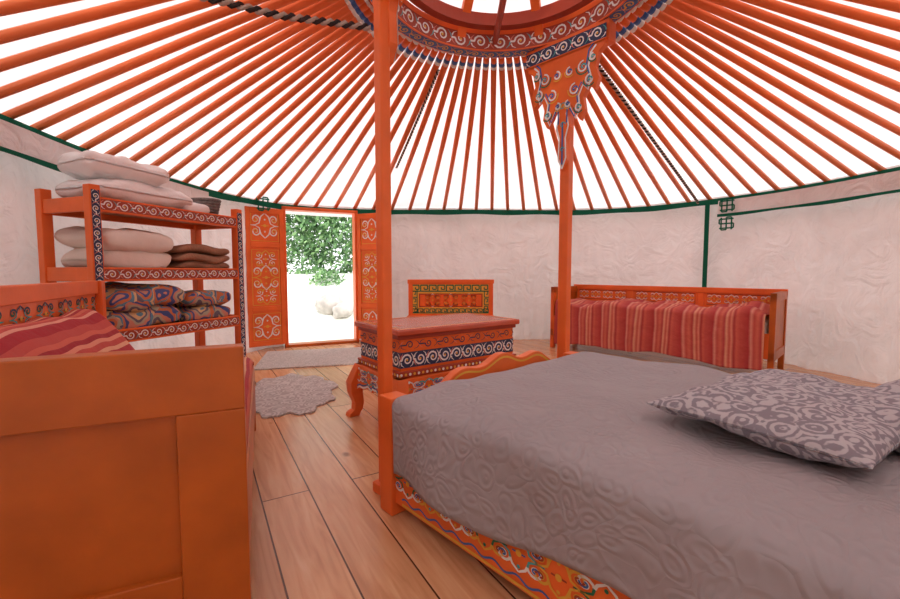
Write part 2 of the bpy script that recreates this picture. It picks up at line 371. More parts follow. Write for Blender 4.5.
def pillow_part(name, L, W, H, m, parent=None, seed=0, nfreq=5, namp=.012, ex=4, n=36, pw=.5, pinch=.07, zr=0):
    mb = MB()
    N = n
    def P(i, j, sgn):
        u = math.sin((-1+2*i/N)*math.pi/2); v = math.sin((-1+2*j/N)*math.pi/2)
        th = max(0, (1-abs(u)**ex)*(1-abs(v)**ex))**pw
        x = u*L/2*(1-pinch*(1-v*v)*abs(u)**3); y = v*W/2*(1-pinch*(1-u*u)*abs(v)**3)
        cr = (abs(u)*abs(v))**6
        x -= math.copysign(1, u)*L*zr*cr; y -= math.copysign(1, v)*W*zr*cr
        nn = noise.noise(Vector((x*nfreq, y*nfreq, seed+sgn*3)))*namp + noise.noise(Vector((x*nfreq*3, y*nfreq*3, seed)))*namp*.4
        return (x, y, sgn*(H/2*th+ nn*min(1, th*2)+.002))
    k = mb.mi(m)
    for sgn in (1, -1):
        n0 = len(mb.v)
        for j in range(N+1):
            for i in range(N+1): mb.v.append(P(i, j, sgn))
        for j in range(N):
            for i in range(N):
                a = n0+j*(N+1)+i; q = (a, a+1, a+N+2, a+N+1)
                mb.f.append(q if sgn > 0 else q[::-1]); mb.m.append(k)
    M = (N+1)*(N+1)
    rim = [(i, 0) for i in range(N)]+[(N, j) for j in range(N)]+[(N-i, N) for i in range(N)]+[(0, N-j) for j in range(N)]
    idx = [j*(N+1)+i for i, j in rim]
    for a, b in zip(idx, idx[1:]+idx[:1]):
        mb.f.append((a, a+M, b+M, b)[::-1]); mb.m.append(k)
    return mb.obj(name, parent, True)

def folded_part(name, L, W, H, layers, m, parent, seed=0, amp=.01, rnd=.35):
    mb = MB(); h = H/layers; NS = 28; NX = 20
    for k in range(layers):
        zc = h*(k+.5); dl = random.uniform(-.02, .02); rings = []
        for i in range(NX+1):
            s = .5-.5*math.cos(math.pi*i/NX); x = -L/2+L*s; u = abs(2*s-1); e = max(.02, 1-u**5)**.5; ey = max(.02, 1-u**10)**.5*.25+.75
            ring = []
            for q in range(NS):
                a = 2*math.pi*q/NS; ca, sa = math.cos(a), math.sin(a)
                y = (W/2+dl)*math.copysign(abs(ca)**rnd, ca)*ey; z = h*.54*math.copysign(abs(sa)**.6, sa)*e
                nn = noise.noise(Vector((x*5+seed, y*5, k*.7)))*amp
                nx_ = noise.noise(Vector((y*5+seed, z*8, k*1.7)))*amp
                ring.append((x+nx_, y+nn*.8, zc+z+nn+.5*amp*noise.noise(Vector((x*12, y*12, seed)))))
            rings.append(ring)
        mb.loft(rings, m)
    return mb.obj(name, parent, True)

# ---------------------------------------------------------------- yurt shell
C = Vector((.6, 2.6)); WH = 1.88
WP = [(-2.54, 2.40), (-2.66, 3.2), (-2.66, 4.11), (-2.52, 5.0), (-2.2, 5.62), (-1.25, 6.08), (0, 6.12), (1.0, 6.16), (1.95, 6.14), (2.65, 5.82), (3.18, 5.28), (3.56, 4.6), (3.74, 3.95), (3.82, 3.5),
      (3.85, 2.6), (3.5, 1.0), (2.4, -.25), (.6, -.75), (-1.2, -.15), (-2.1, .9), (-2.42, 1.7)]
pol = sorted([(math.atan2(y-C.y, x-C.x) % (2*math.pi), math.hypot(x-C.x, y-C.y)) for x, y in WP])
def RW(th):
    th = th % (2*math.pi)
    n = len(pol)
    def g(i):
        k = i % n; w = (i-k)//n
        return (pol[k][0]+2*math.pi*w, pol[k][1])
    j = -1
    for i in range(n):
        if pol[i][0] <= th: j = i
    p0, p1, p2, p3 = g(j-1), g(j), g(j+1), g(j+2)
    h = p2[0]-p1[0]; t = (th-p1[0])/h
    m1 = (p2[1]-p0[1])/(p2[0]-p0[0])*h; m2 = (p3[1]-p1[1])/(p3[0]-p1[0])*h
    return (2*t**3-3*t**2+1)*p1[1]+(t**3-2*t**2+t)*m1+(-2*t**3+3*t**2)*p2[1]+(t**3-t**2)*m2
def wp(th, dr=0, z=0):
    r = RW(th)+dr; return Vector((C.x+r*math.cos(th), C.y+r*math.sin(th), z))
def ang(x, y): return math.atan2(y-C.y, x-C.x) % (2*math.pi)

D0 = Vector((-1.33, 6.0)); D1 = Vector((-2.17, 5.60))
thA = ang(*D0); thB = ang(*D1)

mb = MB(); N = 200
ring = [wp(2*math.pi*i/N, .10) for i in range(N)]
mb.loft([[(p.x, p.y, -.1) for p in ring], [(p.x, p.y, 0) for p in ring]], FLOORM)
mb.obj('floor')

def wall_seg(name, t0, t1, z0, z1, dr=0, fold=1, nth=260, nz=16, m=WALLC):
    def fn(s, t):
        th = t0+(t1-t0)*s; z = z0+(z1-z0)*t
        k = (1-t)*.7+.3
        f = (.030*math.sin(th*40+2.5*math.sin(th*6.3))*(.4+.6*math.sin(th*3.1))+.050*noise.noise(Vector((th*8, z*.7, 1)))+.045*noise.noise(Vector((th*22, z*.9, 5)))+.026*noise.noise(Vector((th*55, z*1.3, 9))))*k*fold
        f -= .022*noise.noise(Vector((th*7, z*5+th*3, 8)))*fold
        return wp(th, dr+f, z)
    return grid_obj(name, nth, nz, fn, m)
wall_seg('wall_canvas', thB, thA+2*math.pi, 0.0, WH+.03, .055, 1, 800, 22)
wall_seg('wall_above_door', thA-.02, thB+.02, 1.82, WH+.03, .03, 0, 24, 2)
def trim(name, t0, t1, z0, z1, dr, m, n=120):
    mb = MB()
    ths = [t0+(t1-t0)*i/n for i in range(n+1)]
    sag = lambda th: .006*math.sin(th*24)
    R = []
    for th in ths:
        R.append([wp(th, dr, z0+sag(th)), wp(th, dr-.006, z0+sag(th)), wp(th, dr-.006, z1), wp(th, dr, z1)])
    mb.loft(R, m); return mb.obj(name)
trim('trim_1', 0, 2*math.pi, WH-.075, WH-.008, -.05, GTRIM, 240)
tR = ang(3.16, 5.2)
trim('trim_2', -0.9, tR-.02, 1.65, 1.68, -.085, GTRIM, 80)
trim('trim_3', ang(-2.6, 4.6), ang(-2.3, 1.2), 1.65, 1.68, -.085, GTRIM, 80)
wall_seg('wall_upper_flap_right', -0.9, tR-.02, 1.66, WH-.04, -.06, .18, 120, 4)
wall_seg('wall_upper_flap_left', ang(-2.6, 4.6), ang(-2.3, 1.2), 1.66, WH-.04, -.06, .18, 120, 4)
mb = MB(); th = tR+.012
mb.loft([[wp(th-.007, -.07, z), wp(th+.007, -.07, z), wp(th+.007, -.06, z), wp(th-.007, -.06, z)] for z in (.6, 1.2, WH-.02)], GTRIM); mb.obj('trim_4')
def knot(name, th, z, S=.09):
    p = wp(th, -.11, z); inn = Vector((C.x-p.x, C.y-p.y, 0)).normalized(); u = Vector((-inn.y, inn.x, 0))
    F = Fr(p, u, (0, 0, 1), inn); mb = MB(); w = S*.2
    for k in (-.66, 0, .66):
        mb.ribbon([(-S*.9, k*S), (S*.9, k*S)], w, F, 0, GTRIM); mb.ribbon([(k*S, -S*.9), (k*S, S*.9)], w, F, .001, GTRIM)
    for a, b, c_, d in [(-.9, .66, -.9, 0), (.9, -.66, .9, 0), (.66, .9, 0, .9), (-.66, -.9, 0, -.9)]:
        mb.ribbon([(a*S, b*S), (c_*S, d*S)], w, F, .002, GTRIM)
    mb.obj(name)
knot('knot_emblem', tR-.05, 1.77, .08); knot('knot_emblem', tR-.05, 1.56, .08); knot('knot_emblem', ang(-2.36, 5.35), 1.83, .09)

# crown ring
RC = Vector((.32, 2.42)); RR = .765; RZ = 2.58
crown = empty('crown_ring', (RC.x, RC.y, RZ))
mb = MB(); n = 72
R = []
for i in range(n+1):
    a = 2*math.pi*i/n; c_, s_ = math.cos(a), math.sin(a)
    R.append([(r*c_, r*s_, z) for r, z in ((RR-.06, -.02), (RR+.03, -.02), (RR+.05, .06), (RR+.03, .13), (RR-.06, .13))])
mb.loft(R, ORANGE, False)
R = []
for i in range(n+1):
    a = 2*math.pi*i/n; c_, s_ = math.cos(a), math.sin(a)
    R.append([(r*c_, r*s_, z) for r, z in ((RR-.16, .10), (RR-.10, .10), (RR-.10, .18), (RR-.16, .18))])
mb.loft(R, REDBR, False)
mb.obj('ring_body', crown)
mb = MB()
def Fin(a, b, o):
    q = -a/(RR-.06); r = RR-.06-o; return Vector((r*math.cos(q), r*math.sin(q), -.02+b))
scroll_band(mb, Fin, 2*math.pi*(RR-.06), .12, REDBR, WHITE, TURQ, ORANGE, 3, 1.2)
def Fbot(a, b, o):
    q = -a/(RR-.0); r = RR-.06+b; return Vector((r*math.cos(q), r*math.sin(q), -.02-o))
scroll_band(mb, Fbot, 2*math.pi*RR, .09, BLUE, YEL, PINK, ORANGE, 3, 1.3)
mb.obj('ring_ornament', crown)
mb = MB()
HZ = .42
for i in range(8):
    a = 2*math.pi*i/8+.35; c_, s_ = math.cos(a), math.sin(a); R = []
    for k in range(9):
        t = k/8; r = (RR-.06)*(1-t)+.13*t; z = .08+HZ*math.sin(t*math.pi/2)
        w = .03
        R.append([(r*c_-s_*x, r*s_+c_*x, z+y) for x, y in ((-w, -.03), (w, -.03), (w, .03), (-w, .03))])
    mb.loft(R, ORANGE)
R = []
for i in range(33):
    a = 2*math.pi*i/32; c_, s_ = math.cos(a), math.sin(a)
    R.append([(r*c_, r*s_, z) for r, z in ((.12, HZ), (.18, HZ), (.18, HZ+.12), (.12, HZ+.12))])
mb.loft(R, REDBR, False)
R = []
for i in range(49):
    a = 2*math.pi*i/48; c_, s_ = math.cos(a), math.sin(a)
    R.append([(r*c_, r*s_, z) for r, z in ((.43, .355), (.48, .34), (.48, .38), (.43, .395))])
mb.loft(R, ORANGE, False)
mb.beam((-(RR-.06), 0, .05), (RR-.06, 0, .05), .035, .05, [(1, REDBR)]); mb.beam((0, -(RR-.06), .05), (0, RR-.06, .05), .035, .05, [(1, REDBR)])
mb.obj('crown_spokes', crown)
def cov(s, t):
    a = math.pi*(.02+.96*s)+.5; r = (RR+.06)*(1-t)+.05*t
    return (r*math.cos(a), r*math.sin(a), .17+.42*math.sin(t*math.pi/2)+.01*math.sin(a*16))
grid_obj('crown_cover', 40, 8, cov, ROOFC, crown)

# rafters + canvas
NR = 98
mb = MB()
def ringpt(th, dr=0, z=0): return Vector((RC.x+(RR+dr)*math.cos(th), RC.y+(RR+dr)*math.sin(th), RZ+z))
for i in range(NR):
    th = 2*math.pi*(i+.5)/NR
    a = wp(th, .01, WH-.005); b = ringpt(th, .02, .05)
    mb.beam(a, b, .041, .041, [(.93, RAFTER), (.94, WHITE), (.952, BLUE), (.972, ORANGE), (.98, WHITE), (1, REDBR)])
mb.obj('roof_rafters', None, True)
def rf(s, t):
    th = 2*math.pi*s
    if t < .001: return wp(th, .17, WH-.10)
    t = (t-1/15)/(14/15)
    a = wp(th, .10, WH+.035); b = ringpt(th, .02, .105); p = a.lerp(b, t)
    p.z += .018*abs(math.sin(th*NR/2))*(1-.5*t)+.016*noise.noise(Vector((p.x*3, p.y*3, 0)))
    return p
grid_obj('ceiling', NR*6, 15, rf, ROOFC)
def twisted(name, pts, r=.011, pitch=.07):
    P = [Vector(p) for p in pts]; D = [0]
    for a, b in zip(P[:-1], P[1:]): D.append(D[-1]+(b-a).length)
    n = int(D[-1]/.012); e = MB()
    for st, m in ((0, DARK), (math.pi, ROPEW)):
        R = []
        for i in range(n+1):
            s = D[-1]*i/n; k = 0
            while k < len(D)-2 and D[k+1] < s: k += 1
            t = (s-D[k])/(D[k+1]-D[k]); c = P[k].lerp(P[k+1], t); d = (P[k+1]-P[k]).normalized()
            sd = d.cross(Vector((0, 0, 1))).normalized(); up = sd.cross(d); q = st+s/pitch*6.283
            c = c+sd*math.cos(q)*r*.8+up*math.sin(q)*r*.8
            R.append([c+sd*math.cos(w)*r+up*math.sin(w)*r for w in (0, 1.257, 2.513, 3.77, 5.03)])
        e.loft(R, m)
    return e.obj(name, None, True)
def roofpt(th, t, dz):
    p = wp(th, .01, WH).lerp(ringpt(th, .02, .05), t); p.z += dz; return p
th1 = ang(3.0, 5.25)
twisted('rope', [roofpt(th1+(math.radians(38)-th1)*t*.15, t, -.045-.02*math.sin(t*3)) for t in [i/12 for i in range(12)]], .010, .06)
th2 = ang(-1.0, 6.0)
twisted('rope', [roofpt(th2, t, -.045-.03*math.sin(t*3.14)) for t in [.45+.48*i/12 for i in range(13)]], .008, .05)

# columns
LC = Vector((-.29, 1.875)); RCo = Vector((.80, 2.97))
dcol = (RCo-LC).normalized(); acol = math.atan2(dcol.y, dcol.x)
def column(loc, rot, ws, tip, facing, w):
    e = empty('support_column', (loc.x, loc.y, 0), rot)
    mb = MB()
    mb.box(-w, w, -w, w, .03, RZ-.02, ORANGE); mb.box(-w-.02, w+.02, -w-.02, w+.02, 0, .05, ORANGE); mb.obj('shaft', e, bevel=.008)
    F = Fr((-facing*.04, 0, RZ-.02), (0, -1 * facing, 0), (0, 0, 1), (-facing, 0, 0))
    half = [(0, -tip), (.035, -tip+.07), (.028, -tip+.2), (.055, -tip+.28), (.035, -tip+.36), (.06, -tip+.42)]
    k = tip/.86
    half += [(.085*ws, -.50*k), (.13*ws, -.56*k), (.165*ws, -.50*k), (.15*ws, -.42*k), (.19*ws, -.36*k), (.235*ws, -.40*k), (.262*ws, -.33*k), (.235*ws, -.26*k), (.255*ws, -.18*k), (.30*ws, -.15), (.30*ws, -.02)]
    poly = half+[(-a, b) for a, b in reversed(half[1:])]
    mb = MB(); mb.prism(poly, F, -.025, .02, ORANGE); mb.box(-.05, .05, -.32*ws, .32*ws, RZ-.14, RZ-.02, ORANGE); mb.obj('bracket_board', e, bevel=.004)
    mb = MB()
    F2 = Fr(F(0, 0, .022), (0, -1*facing, 0), (0, 0, 1), (-facing, 0, 0))
    for sx in (-1, 1):
        mb.ribbon([(sx*a*.8, b+.012) for a, b in half if b < -.1], .011, F2, .002, WHITE)
        mb.ribbon([(sx*(a*.8-.013), b+.03) for a, b in half if b < -.1 and a > .05], .010, F2, .003, BLUE)
    for z, rr in ((-tip+.14, .018), (-tip+.3, .024), (-tip+.42, .03)):
        mb.ribbon(spiral(0, z, rr, 0, 1, 1), .006, F2, .004, TURQ)
    mb.ribbon([(0, -tip+.04), (0, -tip+.32)], .012, F2, .002, BLUE)
    for sx in (-1, 1):
        for cx, cz, r_ in ((.125, -.48, .03), (.20, -.33, .035), (.09, -.36, .04), (.15, -.24, .04), (.05, -.24, .03), (.22, -.2, .025), (.04, -.44, .025)):
            mb.ribbon([(sx*a, b) for a, b in spiral(cx*ws, cz*k, r_*ws, 1.5, 1.4, 1)], .011*ws, F2, .004, WHITE)
            mb.ribbon([(sx*a, b) for a, b in spiral(cx*ws, cz*k, r_*.55*ws, 0, .9, 1, 8)], .010*ws, F2, .005, TURQ if cx > .1 else BLUE)
            mb.ribbon([(sx*a, b) for a, b in spiral(cx*ws, cz*k, r_*1.3*ws, 3, .4, 1, 8, .1)], .008*ws, F2, .0035, GREEN if cx > .12 else YEL)
    Fb = Fr(F2(-.31*ws, -.125, .004), (0, -1*facing, 0), (0, 0, 1), (-facing, 0, 0))
    scroll_band(mb, Fb, .62*ws, .10, NAVY, WHITE, TURQ, ORANGE, 1, 1.2)
    mb.obj('bracket_ornament', e)
    return e
column(LC, acol, .55, .66, -1, .026)
column(RCo, acol, .95, .88, 1, .034)
twisted('rope', [(-.34, 1.87, 2.03), (-.65, 1.68, 1.97), (-1.0, 1.5, 1.965), (-1.5, 1.25, 2.0), (-2.05, 1.0, 1.9)], .009, .06)

# ---------------------------------------------------------------- door
dd = (D0-D1); dl = dd.length; drot = math.atan2(dd.y, dd.x)
door = empty('door_1', (D1.x, D1.y, 0), drot)
mb = MB()
DT = 1.80
mb.box(-.025, .02, -.07, .09, 0, DT+.03, ORANGE); mb.box(dl-.02, dl+.025, -.07, .09, 0, DT+.03, ORANGE)
mb.box(-.025, dl+.025, -.07, .09, DT, DT+.04, ORANGE); mb.box(-.025, dl+.025, -.07, .10, 0, .035, ORANGE_D)
mb.obj('door_frame', door, bevel=.005)
def leaf(name, org, rot, W, side):
    e = bpy.data.objects.new(name, None); sc.collection.objects.link(e); e.parent = door; e.location = org; e.rotation_euler = (0, 0, rot)
    mb = MB(); t = .02
    s = .05
    mb.box(0, s, -t, t, .06, DT-.01, ORANGE); mb.box(W-s, W, -t, t, .06, DT-.01, ORANGE)
    zs = [.06, .50, 1.30, DT-.01]
    for z in zs[:-1]: mb.box(s, W-s, -t, t, z, z+.06, ORANGE)
    mb.box(s, W-s, -t, t, DT-.08, DT-.01, ORANGE); mb.box(s, W-s, -t*.4, t*.4, .1, DT-.05, ORANGE)
    mb.obj('leaf_frame', e, bevel=.004)
    mb = MB()
    for sgn in (1, -1):
        F = Fr((0 if sgn < 0 else W, sgn*t*.4, 0), (-sgn if sgn > 0 else 1, 0, 0), (0, 0, 1), (0, sgn, 0))
        for a, b in zip(zs[:-1], zs[1:]):
            a += .07; b -= .02; cx = W/2; cz = (a+b)/2; S = (W-2*s)*.58
            if b-a > .5:
                cloud_motif(mb, F, cx, cz, S*1.1, WHITE, YEL, YEL, 1.1); cloud_motif(mb, F, cx, cz+.23, S*.85, YEL, WHITE, WHITE); cloud_motif(mb, F, cx, cz-.23, S*.85, YEL, WHITE, WHITE)
            else: cloud_motif(mb, F, cx, cz, S*1.1, WHITE, YEL, WHITE, 1.1)
            mb.ribbon([(s+.012, a+.01), (W-s-.012, a+.01), (W-s-.012, b-.01), (s+.012, b-.01), (s+.012, a+.01)], .007, F, .002, YEL)
    mb.obj('leaf_ornament', e)
v = Vector((-2.50, 5.26))-Vector((-2.20, 5.53)); leaf('leaf_left', (-.02, -.09, 0), math.atan2(v.y, v.x)-drot, v.length+.05, 1)
v = Vector((-.93, 5.78))-Vector((-1.33, 5.93)); leaf('leaf_right', (dl+.02, -.09, 0), math.atan2(v.y, v.x)-drot, v.length+.02, 1)

# ---------------------------------------------------------------- shelf
shelf = empty('shelf_rack', (-2.05, 2.45, 0), math.atan2(.945, .328))
SL, SD, SH = 1.10, .50, 1.5
mb = MB(); w = .058
for x in (0, SL-w):
    for y in (0, SD-w): mb.box(x, x+w, y, y+w, 0, SH, ORANGE)
LV = [.28, .62, 1.0, 1.41]
for z in LV:
    mb.box(w, SL-w, .008, .035, z-.06, z+.025, ORANGE); mb.box(w, SL-w, SD-.035, SD-.008, z-.06, z+.025, ORANGE)
    mb.box(.008, .035, w, SD-w, z-.06, z+.025, ORANGE); mb.box(SL-.035, SL-.008, w, SD-w, z-.06, z+.025, ORANGE)
    mb.box(.02, SL-.02, .02, SD-.02, z-.02, z-.003, ORANGE_D)
mb.obj('frame', shelf, bevel=.004)
mb = MB()
for z in LV:
    scroll_band(mb, Fr((w, .008, z-.053), (1, 0, 0), (0, 0, 1), (0, -1, 0)), SL-2*w, .072, REDBR, WHITE, TURQ, ORANGE, 1, 1.3)
for x in (0, SL-w):
    scroll_band(mb, Fr((x+w-.003, 0, .05), (0, 0, 1), (-1, 0, 0), (0, -1, 0)), SH-.08, w-.006, NAVY, WHITE, PINK, ORANGE, 1, 1.4)
mb.obj('painted_ornament', shelf)
def place(o, loc, rot=(0, 0, 0)):
    o.location = loc; o.rotation_euler = rot; return o
def shelf_item(name, lx, ly, z):
    e = empty(name, (0, 0, 0)); a = shelf.rotation_euler[2]
    e.location = (shelf.location.x+lx*math.cos(a)-ly*math.sin(a), shelf.location.y+lx*math.sin(a)+ly*math.cos(a), z); e.rotation_euler = (0, 0, a); return e
e = shelf_item('white_pillow', .40, .26, 1.42); place(pillow_part('cushion', .68, .46, .17, LINEN, e, 1, 6, .03, 3, 36, .42, .04, .06), (0, 0, .085))
e = shelf_item('white_pillow', .32, .26, 1.575); place(pillow_part('cushion', .52, .44, .16, LINEN, e, 4, 6, .035, 3, 36, .42, .04, .10), (0, 0, .075), (.0, .05, -.15))
e = shelf_item('folded_duvet', .76, .26, 1.42); place(folded_part('folds', .24, .40, .09, 1, LINEN, e, 5, .02), (0, 0, 0))
e = shelf_item('folded_duvet', .31, .255, 1.01); folded_part('folds', .46, .44, .27, 2, CREAM, e, 1, .045)
e = shelf_item('brown_blanket', .80, .25, 1.01); folded_part('folds', .46, .44, .18, 3, BROWN, e, 3, .025)
e = shelf_item('patterned_blanket', .33, .235, .625); folded_part('folds', .50, .46, .28, 2, MULTI, e, 2, .035)
e = shelf_item('patterned_blanket', .81, .235, .625); folded_part('folds', .40, .44, .23, 2, MULTI, e, 7, .025)
e = shelf_item('wicker_basket', .955, .25, 1.415)
mb = MB()
for k in range(7):
    z = .012+.022*k; R = []
    for i in range(25):
        a = 2*math.pi*i/24; rr = .072+.004*k; c_, s_ = math.cos(a), math.sin(a)
        R.append([((rr+.010*math.cos(q))*c_, (rr+.010*math.cos(q))*s_*1.5, z+.013*math.sin(q)+.002*math.sin(a*12+k*3.14)) for q in (0, 1.05, 2.1, 3.14, 4.19, 5.24)])
    mb.loft(R, BASKET, False)
mb.disc((0, 0), .085, Fr((0, 0, .008), (1, 0, 0), (0, 1, 0), (0, 0, 1)), 0, BASKET, 20)
mb.obj('woven_body', e, True)

# ---------------------------------------------------------------- left bed (foreground)
lb = empty('orange_daybed', (-.556, 1.13, 0), math.atan2(.408, .913))
W, L = .80, 1.68; t = .055
def panel_end(mb, x0, x1, y0, y1, z1, st=.16, rl=.17, m=ORANGE_D, z0=.0):
    mb.box(x0, x0+st, y0, y1, z0, z1-rl, m); mb.box(x1-st, x1, y0, y1, z0, z1-rl, m)
    mb.box(x0, x1, y0, y1, z1-rl, z1, m); mb.box(x0+st, x1-st, y0, y1, z0+.08, z0+.2, m)
    mb.box(x0+st, x1-st, y0+.020, y1-.020, z0+.15, z1-rl, m)
mb = MB(); panel_end(mb, -W, 0, 0, t, .80); mb.obj('end_board', lb, bevel=.004)
mb = MB()
mb.box(-W, -W+.03, t, L, .18, .90, ORANGE); mb.box(-W-.005, -W+.045, t, L, .88, .95, ORANGE); mb.box(-W-.01, -W+.06, L-.06, L, 0, .95, ORANGE)
mb.box(-.04, 0, t, L, .18, .42, ORANGE_D); mb.box(-.06, 0, L-.06, L, 0, .44, ORANGE_D); mb.box(-W, 0, L-.05, L-.01, .2, .42, ORANGE_D)
mb.box(-W+.03, -.04, t, L-.05, .24, .28, ORANGE_D)
mb.obj('bed_frame', lb, bevel=.005)
mb = MB(); Fb = Fr((-W+.03, t+.05, 0), (0, 1, 0), (0, 0, 1), (1, 0, 0))
mb.rect(0, L-.2, .70, .88, Fb, .001, ORANGE)
for k in range(8): cloud_motif(mb, Fb, .12+k*.2, .825, .11, NAVY, GREEN, TURQ, .7)
mb.obj('painted_ornament', lb)
mb = MB(); mb.box(-W+.04, -.045, t+.01, L-.06, .285, .44, MATTR); mb.obj('mattress', lb, bevel=.03)
def lbf(s, tt):
    x = -W+.035+(W-.04)*s; y = t+.02+(L-.10)*tt
    yy = min(1, max(0, (1.44-y)/.22)); yy = yy*yy*(3-2*yy)
    k = max(0, min(1, 1-(s-.10)/.42)); k = k*k*(3-2*k)
    z = .475+.34*k*yy+.018*noise.noise(Vector((x*5, y*5, 0)))
    e = min(s/.03, (1-s)/.06, tt/.03, (1-tt)/.04, 1); z -= .04*(1-max(0, e))**2
    return (x, y, z)
grid_obj('red_cover', 50, 70, lbf, STRIPE2, lb, lambda s, tt: (1.0*s, 1.7*tt), .01)

# ---------------------------------------------------------------- main bed
bed = empty('double_bed', (-.233, 1.735, 0), math.atan2(.67, .74))
W, L = 1.36, 2.0
mb = MB(); p = .045
for x in (0, W):
    mb.box(x-p, x+p, -p, p, 0, .49, ORANGE); mb.box(x-p, x+p, -L-p, -L+p, 0, .49, ORANGE)
mb.box(-.025, .02, -L, 0, .05, .34, ORANGE); mb.box(W-.02, W+.025, -L, 0, .05, .34, ORANGE)
mb.box(0, W, -.02, .02, .1, .40, ORANGE); mb.box(0.02, W-.02, -L, 0, .22, .26, ORANGE_D)
mb.obj('frame', bed, bevel=.006)
mb = MB()
F = Fr((0, .0, 0), (1, 0, 0), (0, 0, 1), (0, 1, 0))
top = [(W*s, .445+.115*math.sin(math.pi*min(1, max(0, (s-.12)/.8)))**.8+.018*math.sin(s*math.pi*9)*(1 if .1 < s < .95 else 0)) for s in [i/48 for i in range(49)]]
mb.prism([(0, .2)]+[(a, b) for a, b in top]+[(W, .2)], F, -.01, .035, ORANGE); mb.obj('footboard', bed, bevel=.004)
mb = MB()
F2 = Fr((0, -.01, 0), (1, 0, 0), (0, 0, 1), (0, -1, 0))
mb.ribbon([(a, b-.02) for a, b in top[3:-3]], .010, F2, .002, YEL)
F3 = Fr((0, .035, 0), (1, 0, 0), (0, 0, 1), (0, 1, 0))
mb.ribbon([(a, b-.02) for a, b in top[3:-3]], .010, F3, .002, YEL)
scroll_band(mb, Fr((W-.05, .035, .2), (-1, 0, 0), (0, 0, 1), (0, 1, 0)), W-.1, .16, BLUE, WHITE, TURQ, ORANGE)
FR = Fr((-.025, -.06, 0), (0, -1, 0), (0, 0, 1), (-1, 0, 0))
for k in range(14):
    a = .07+k*.138
    cloud_motif(mb, FR, a, .165, .125, (WHITE, YEL)[k % 2], (BLUE, REDBR)[k % 2], (GREEN, TURQ, YEL)[k % 3], .75)
mb.ribbon([(0.03, .065), (L-.06, .065)], .01, FR, .002, YEL)
mb.ribbon([(0.03+(L-.1)*i/160, .085+.008*math.sin(i*.8)) for i in range(161)], .007, FR, .002, BLUE)
mb.obj('painted_ornament', bed)
mb = MB(); mb.box(0, W, -L-.03, -L+.01, .2, .85, ORANGE); mb.obj('headboard', bed, bevel=.01)
mb = MB(); mb.box(.03, W-.03, -L+.02, -.05, .26, .49, MATTR); mb.obj('mattress', bed, bevel=.03)
drape('quilt', -.0, W-.0, -L+.05, -.075, .525, .345, .33, .05, .045, QUILT, bed, nf=.030, wav=.022, out=.018, hem=.35, thick=.014, nx=130, ny=160, wk=10)

for i, (x, y, z, r, tl) in enumerate([(1.10, 1.31, .580, 31, (.0, .0)), (1.47, 1.13, .612, 22, (-.03, -.10))]):
    e = empty('bed_pillow', (x, y, z), math.radians(r))
    o = pillow_part('pillow_body', .78, .53, .115, PILLOWM, e, 20+i, 5, .024, 3, 40, .55, .05); o.rotation_euler = (tl[0], tl[1], 0)

# ---------------------------------------------------------------- right daybed
db = empty('carved_daybed', (2.99, 3.88, 0), math.atan2(.714, -.70))
L, W = 2.38, .64
mb = MB()
for x0 in (0, L-.05):
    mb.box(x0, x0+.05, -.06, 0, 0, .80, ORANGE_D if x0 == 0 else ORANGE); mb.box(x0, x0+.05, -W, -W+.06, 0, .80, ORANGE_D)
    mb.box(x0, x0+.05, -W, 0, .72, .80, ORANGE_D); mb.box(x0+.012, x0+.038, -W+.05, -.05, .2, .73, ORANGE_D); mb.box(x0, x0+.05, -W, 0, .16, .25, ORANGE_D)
mb.box(.04, L-.04, -W, -W+.035, .2, .76, ORANGE); mb.box(0, L, -W-.005, -W+.05, .76, .82, ORANGE)
for x in (.78, 1.58): mb.box(x-.03, x+.03, -W, -W+.045, .2, .82, ORANGE)
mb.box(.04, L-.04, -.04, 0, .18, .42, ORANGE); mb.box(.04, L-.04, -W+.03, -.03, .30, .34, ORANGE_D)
mb.obj('frame', db, bevel=.005)
mb = MB()
for a, b in ((.07, .73), (.83, 1.53), (1.63, 2.31)):
    F = Fr((a, -W+.036, .62), (1, 0, 0), (0, 0, 1), (0, 1, 0))
    mb.rect(0, b-a, .0, .135, F, .001, ORANGE)
    for k in range(4): cloud_motif(mb, F, (k+.5)*(b-a)/4, .075, .10, WHITE, REDBR, YEL, .8)
    mb.ribbon([(.01, .01), (b-a-.01, .01), (b-a-.01, .127), (.01, .127), (.01, .01)], .008, F, .002, REDBR)
mb.obj('painted_ornament', db)
mb = MB(); mb.box(.06, L-.06, -W+.05, -.02, .345, .54, MATTR); mb.obj('mattress', db, bevel=.03)
drape('red_cover', .075, L-.09, -W+.07, -.03, .63, .0, .0, .0, .55, STRIPE, db, nf=.085, wav=.020, out=.012, hem=.10, thick=.008, nx=190, ny=80, wk=17)

# ---------------------------------------------------------------- table chest
tb = empty('chest_table', (-.30, 2.42, 0), math.atan2(.6, .8))
L, W = 1.0, .60
mb = MB()
mb.box(0, L, 0, W, .625, .66, TABTOP); mb.obj('table_top', tb, bevel=.008)
mb = MB(); i_ = .035
mb.box(i_, L-i_, i_, W-i_, .40, .625, ORANGE); mb.box(i_-.015, L-i_+.015, i_-.015, W-i_+.015, .60, .626, REDBR)
mb.box(i_-.02, L-i_+.02, i_-.02, W-i_+.02, .375, .41, REDBR); mb.box(i_-.005, L-i_+.005, i_-.005, W-i_+.005, .34, .38, ORANGE)
def skirt(Lx):
    pts = [(0, .37), (0, .17)]
    for k in range(41):
        s = k/40; c = abs(math.sin(s*math.pi*3)); e = max(0, 1-min(s, 1-s)/.13)
        pts.append((.02+(Lx-.04)*s, .235-.025*c-.06*e**1.5+.02*(abs(s-.5) < .06)))
    pts += [(Lx, .17), (Lx, .37)]
    return pts
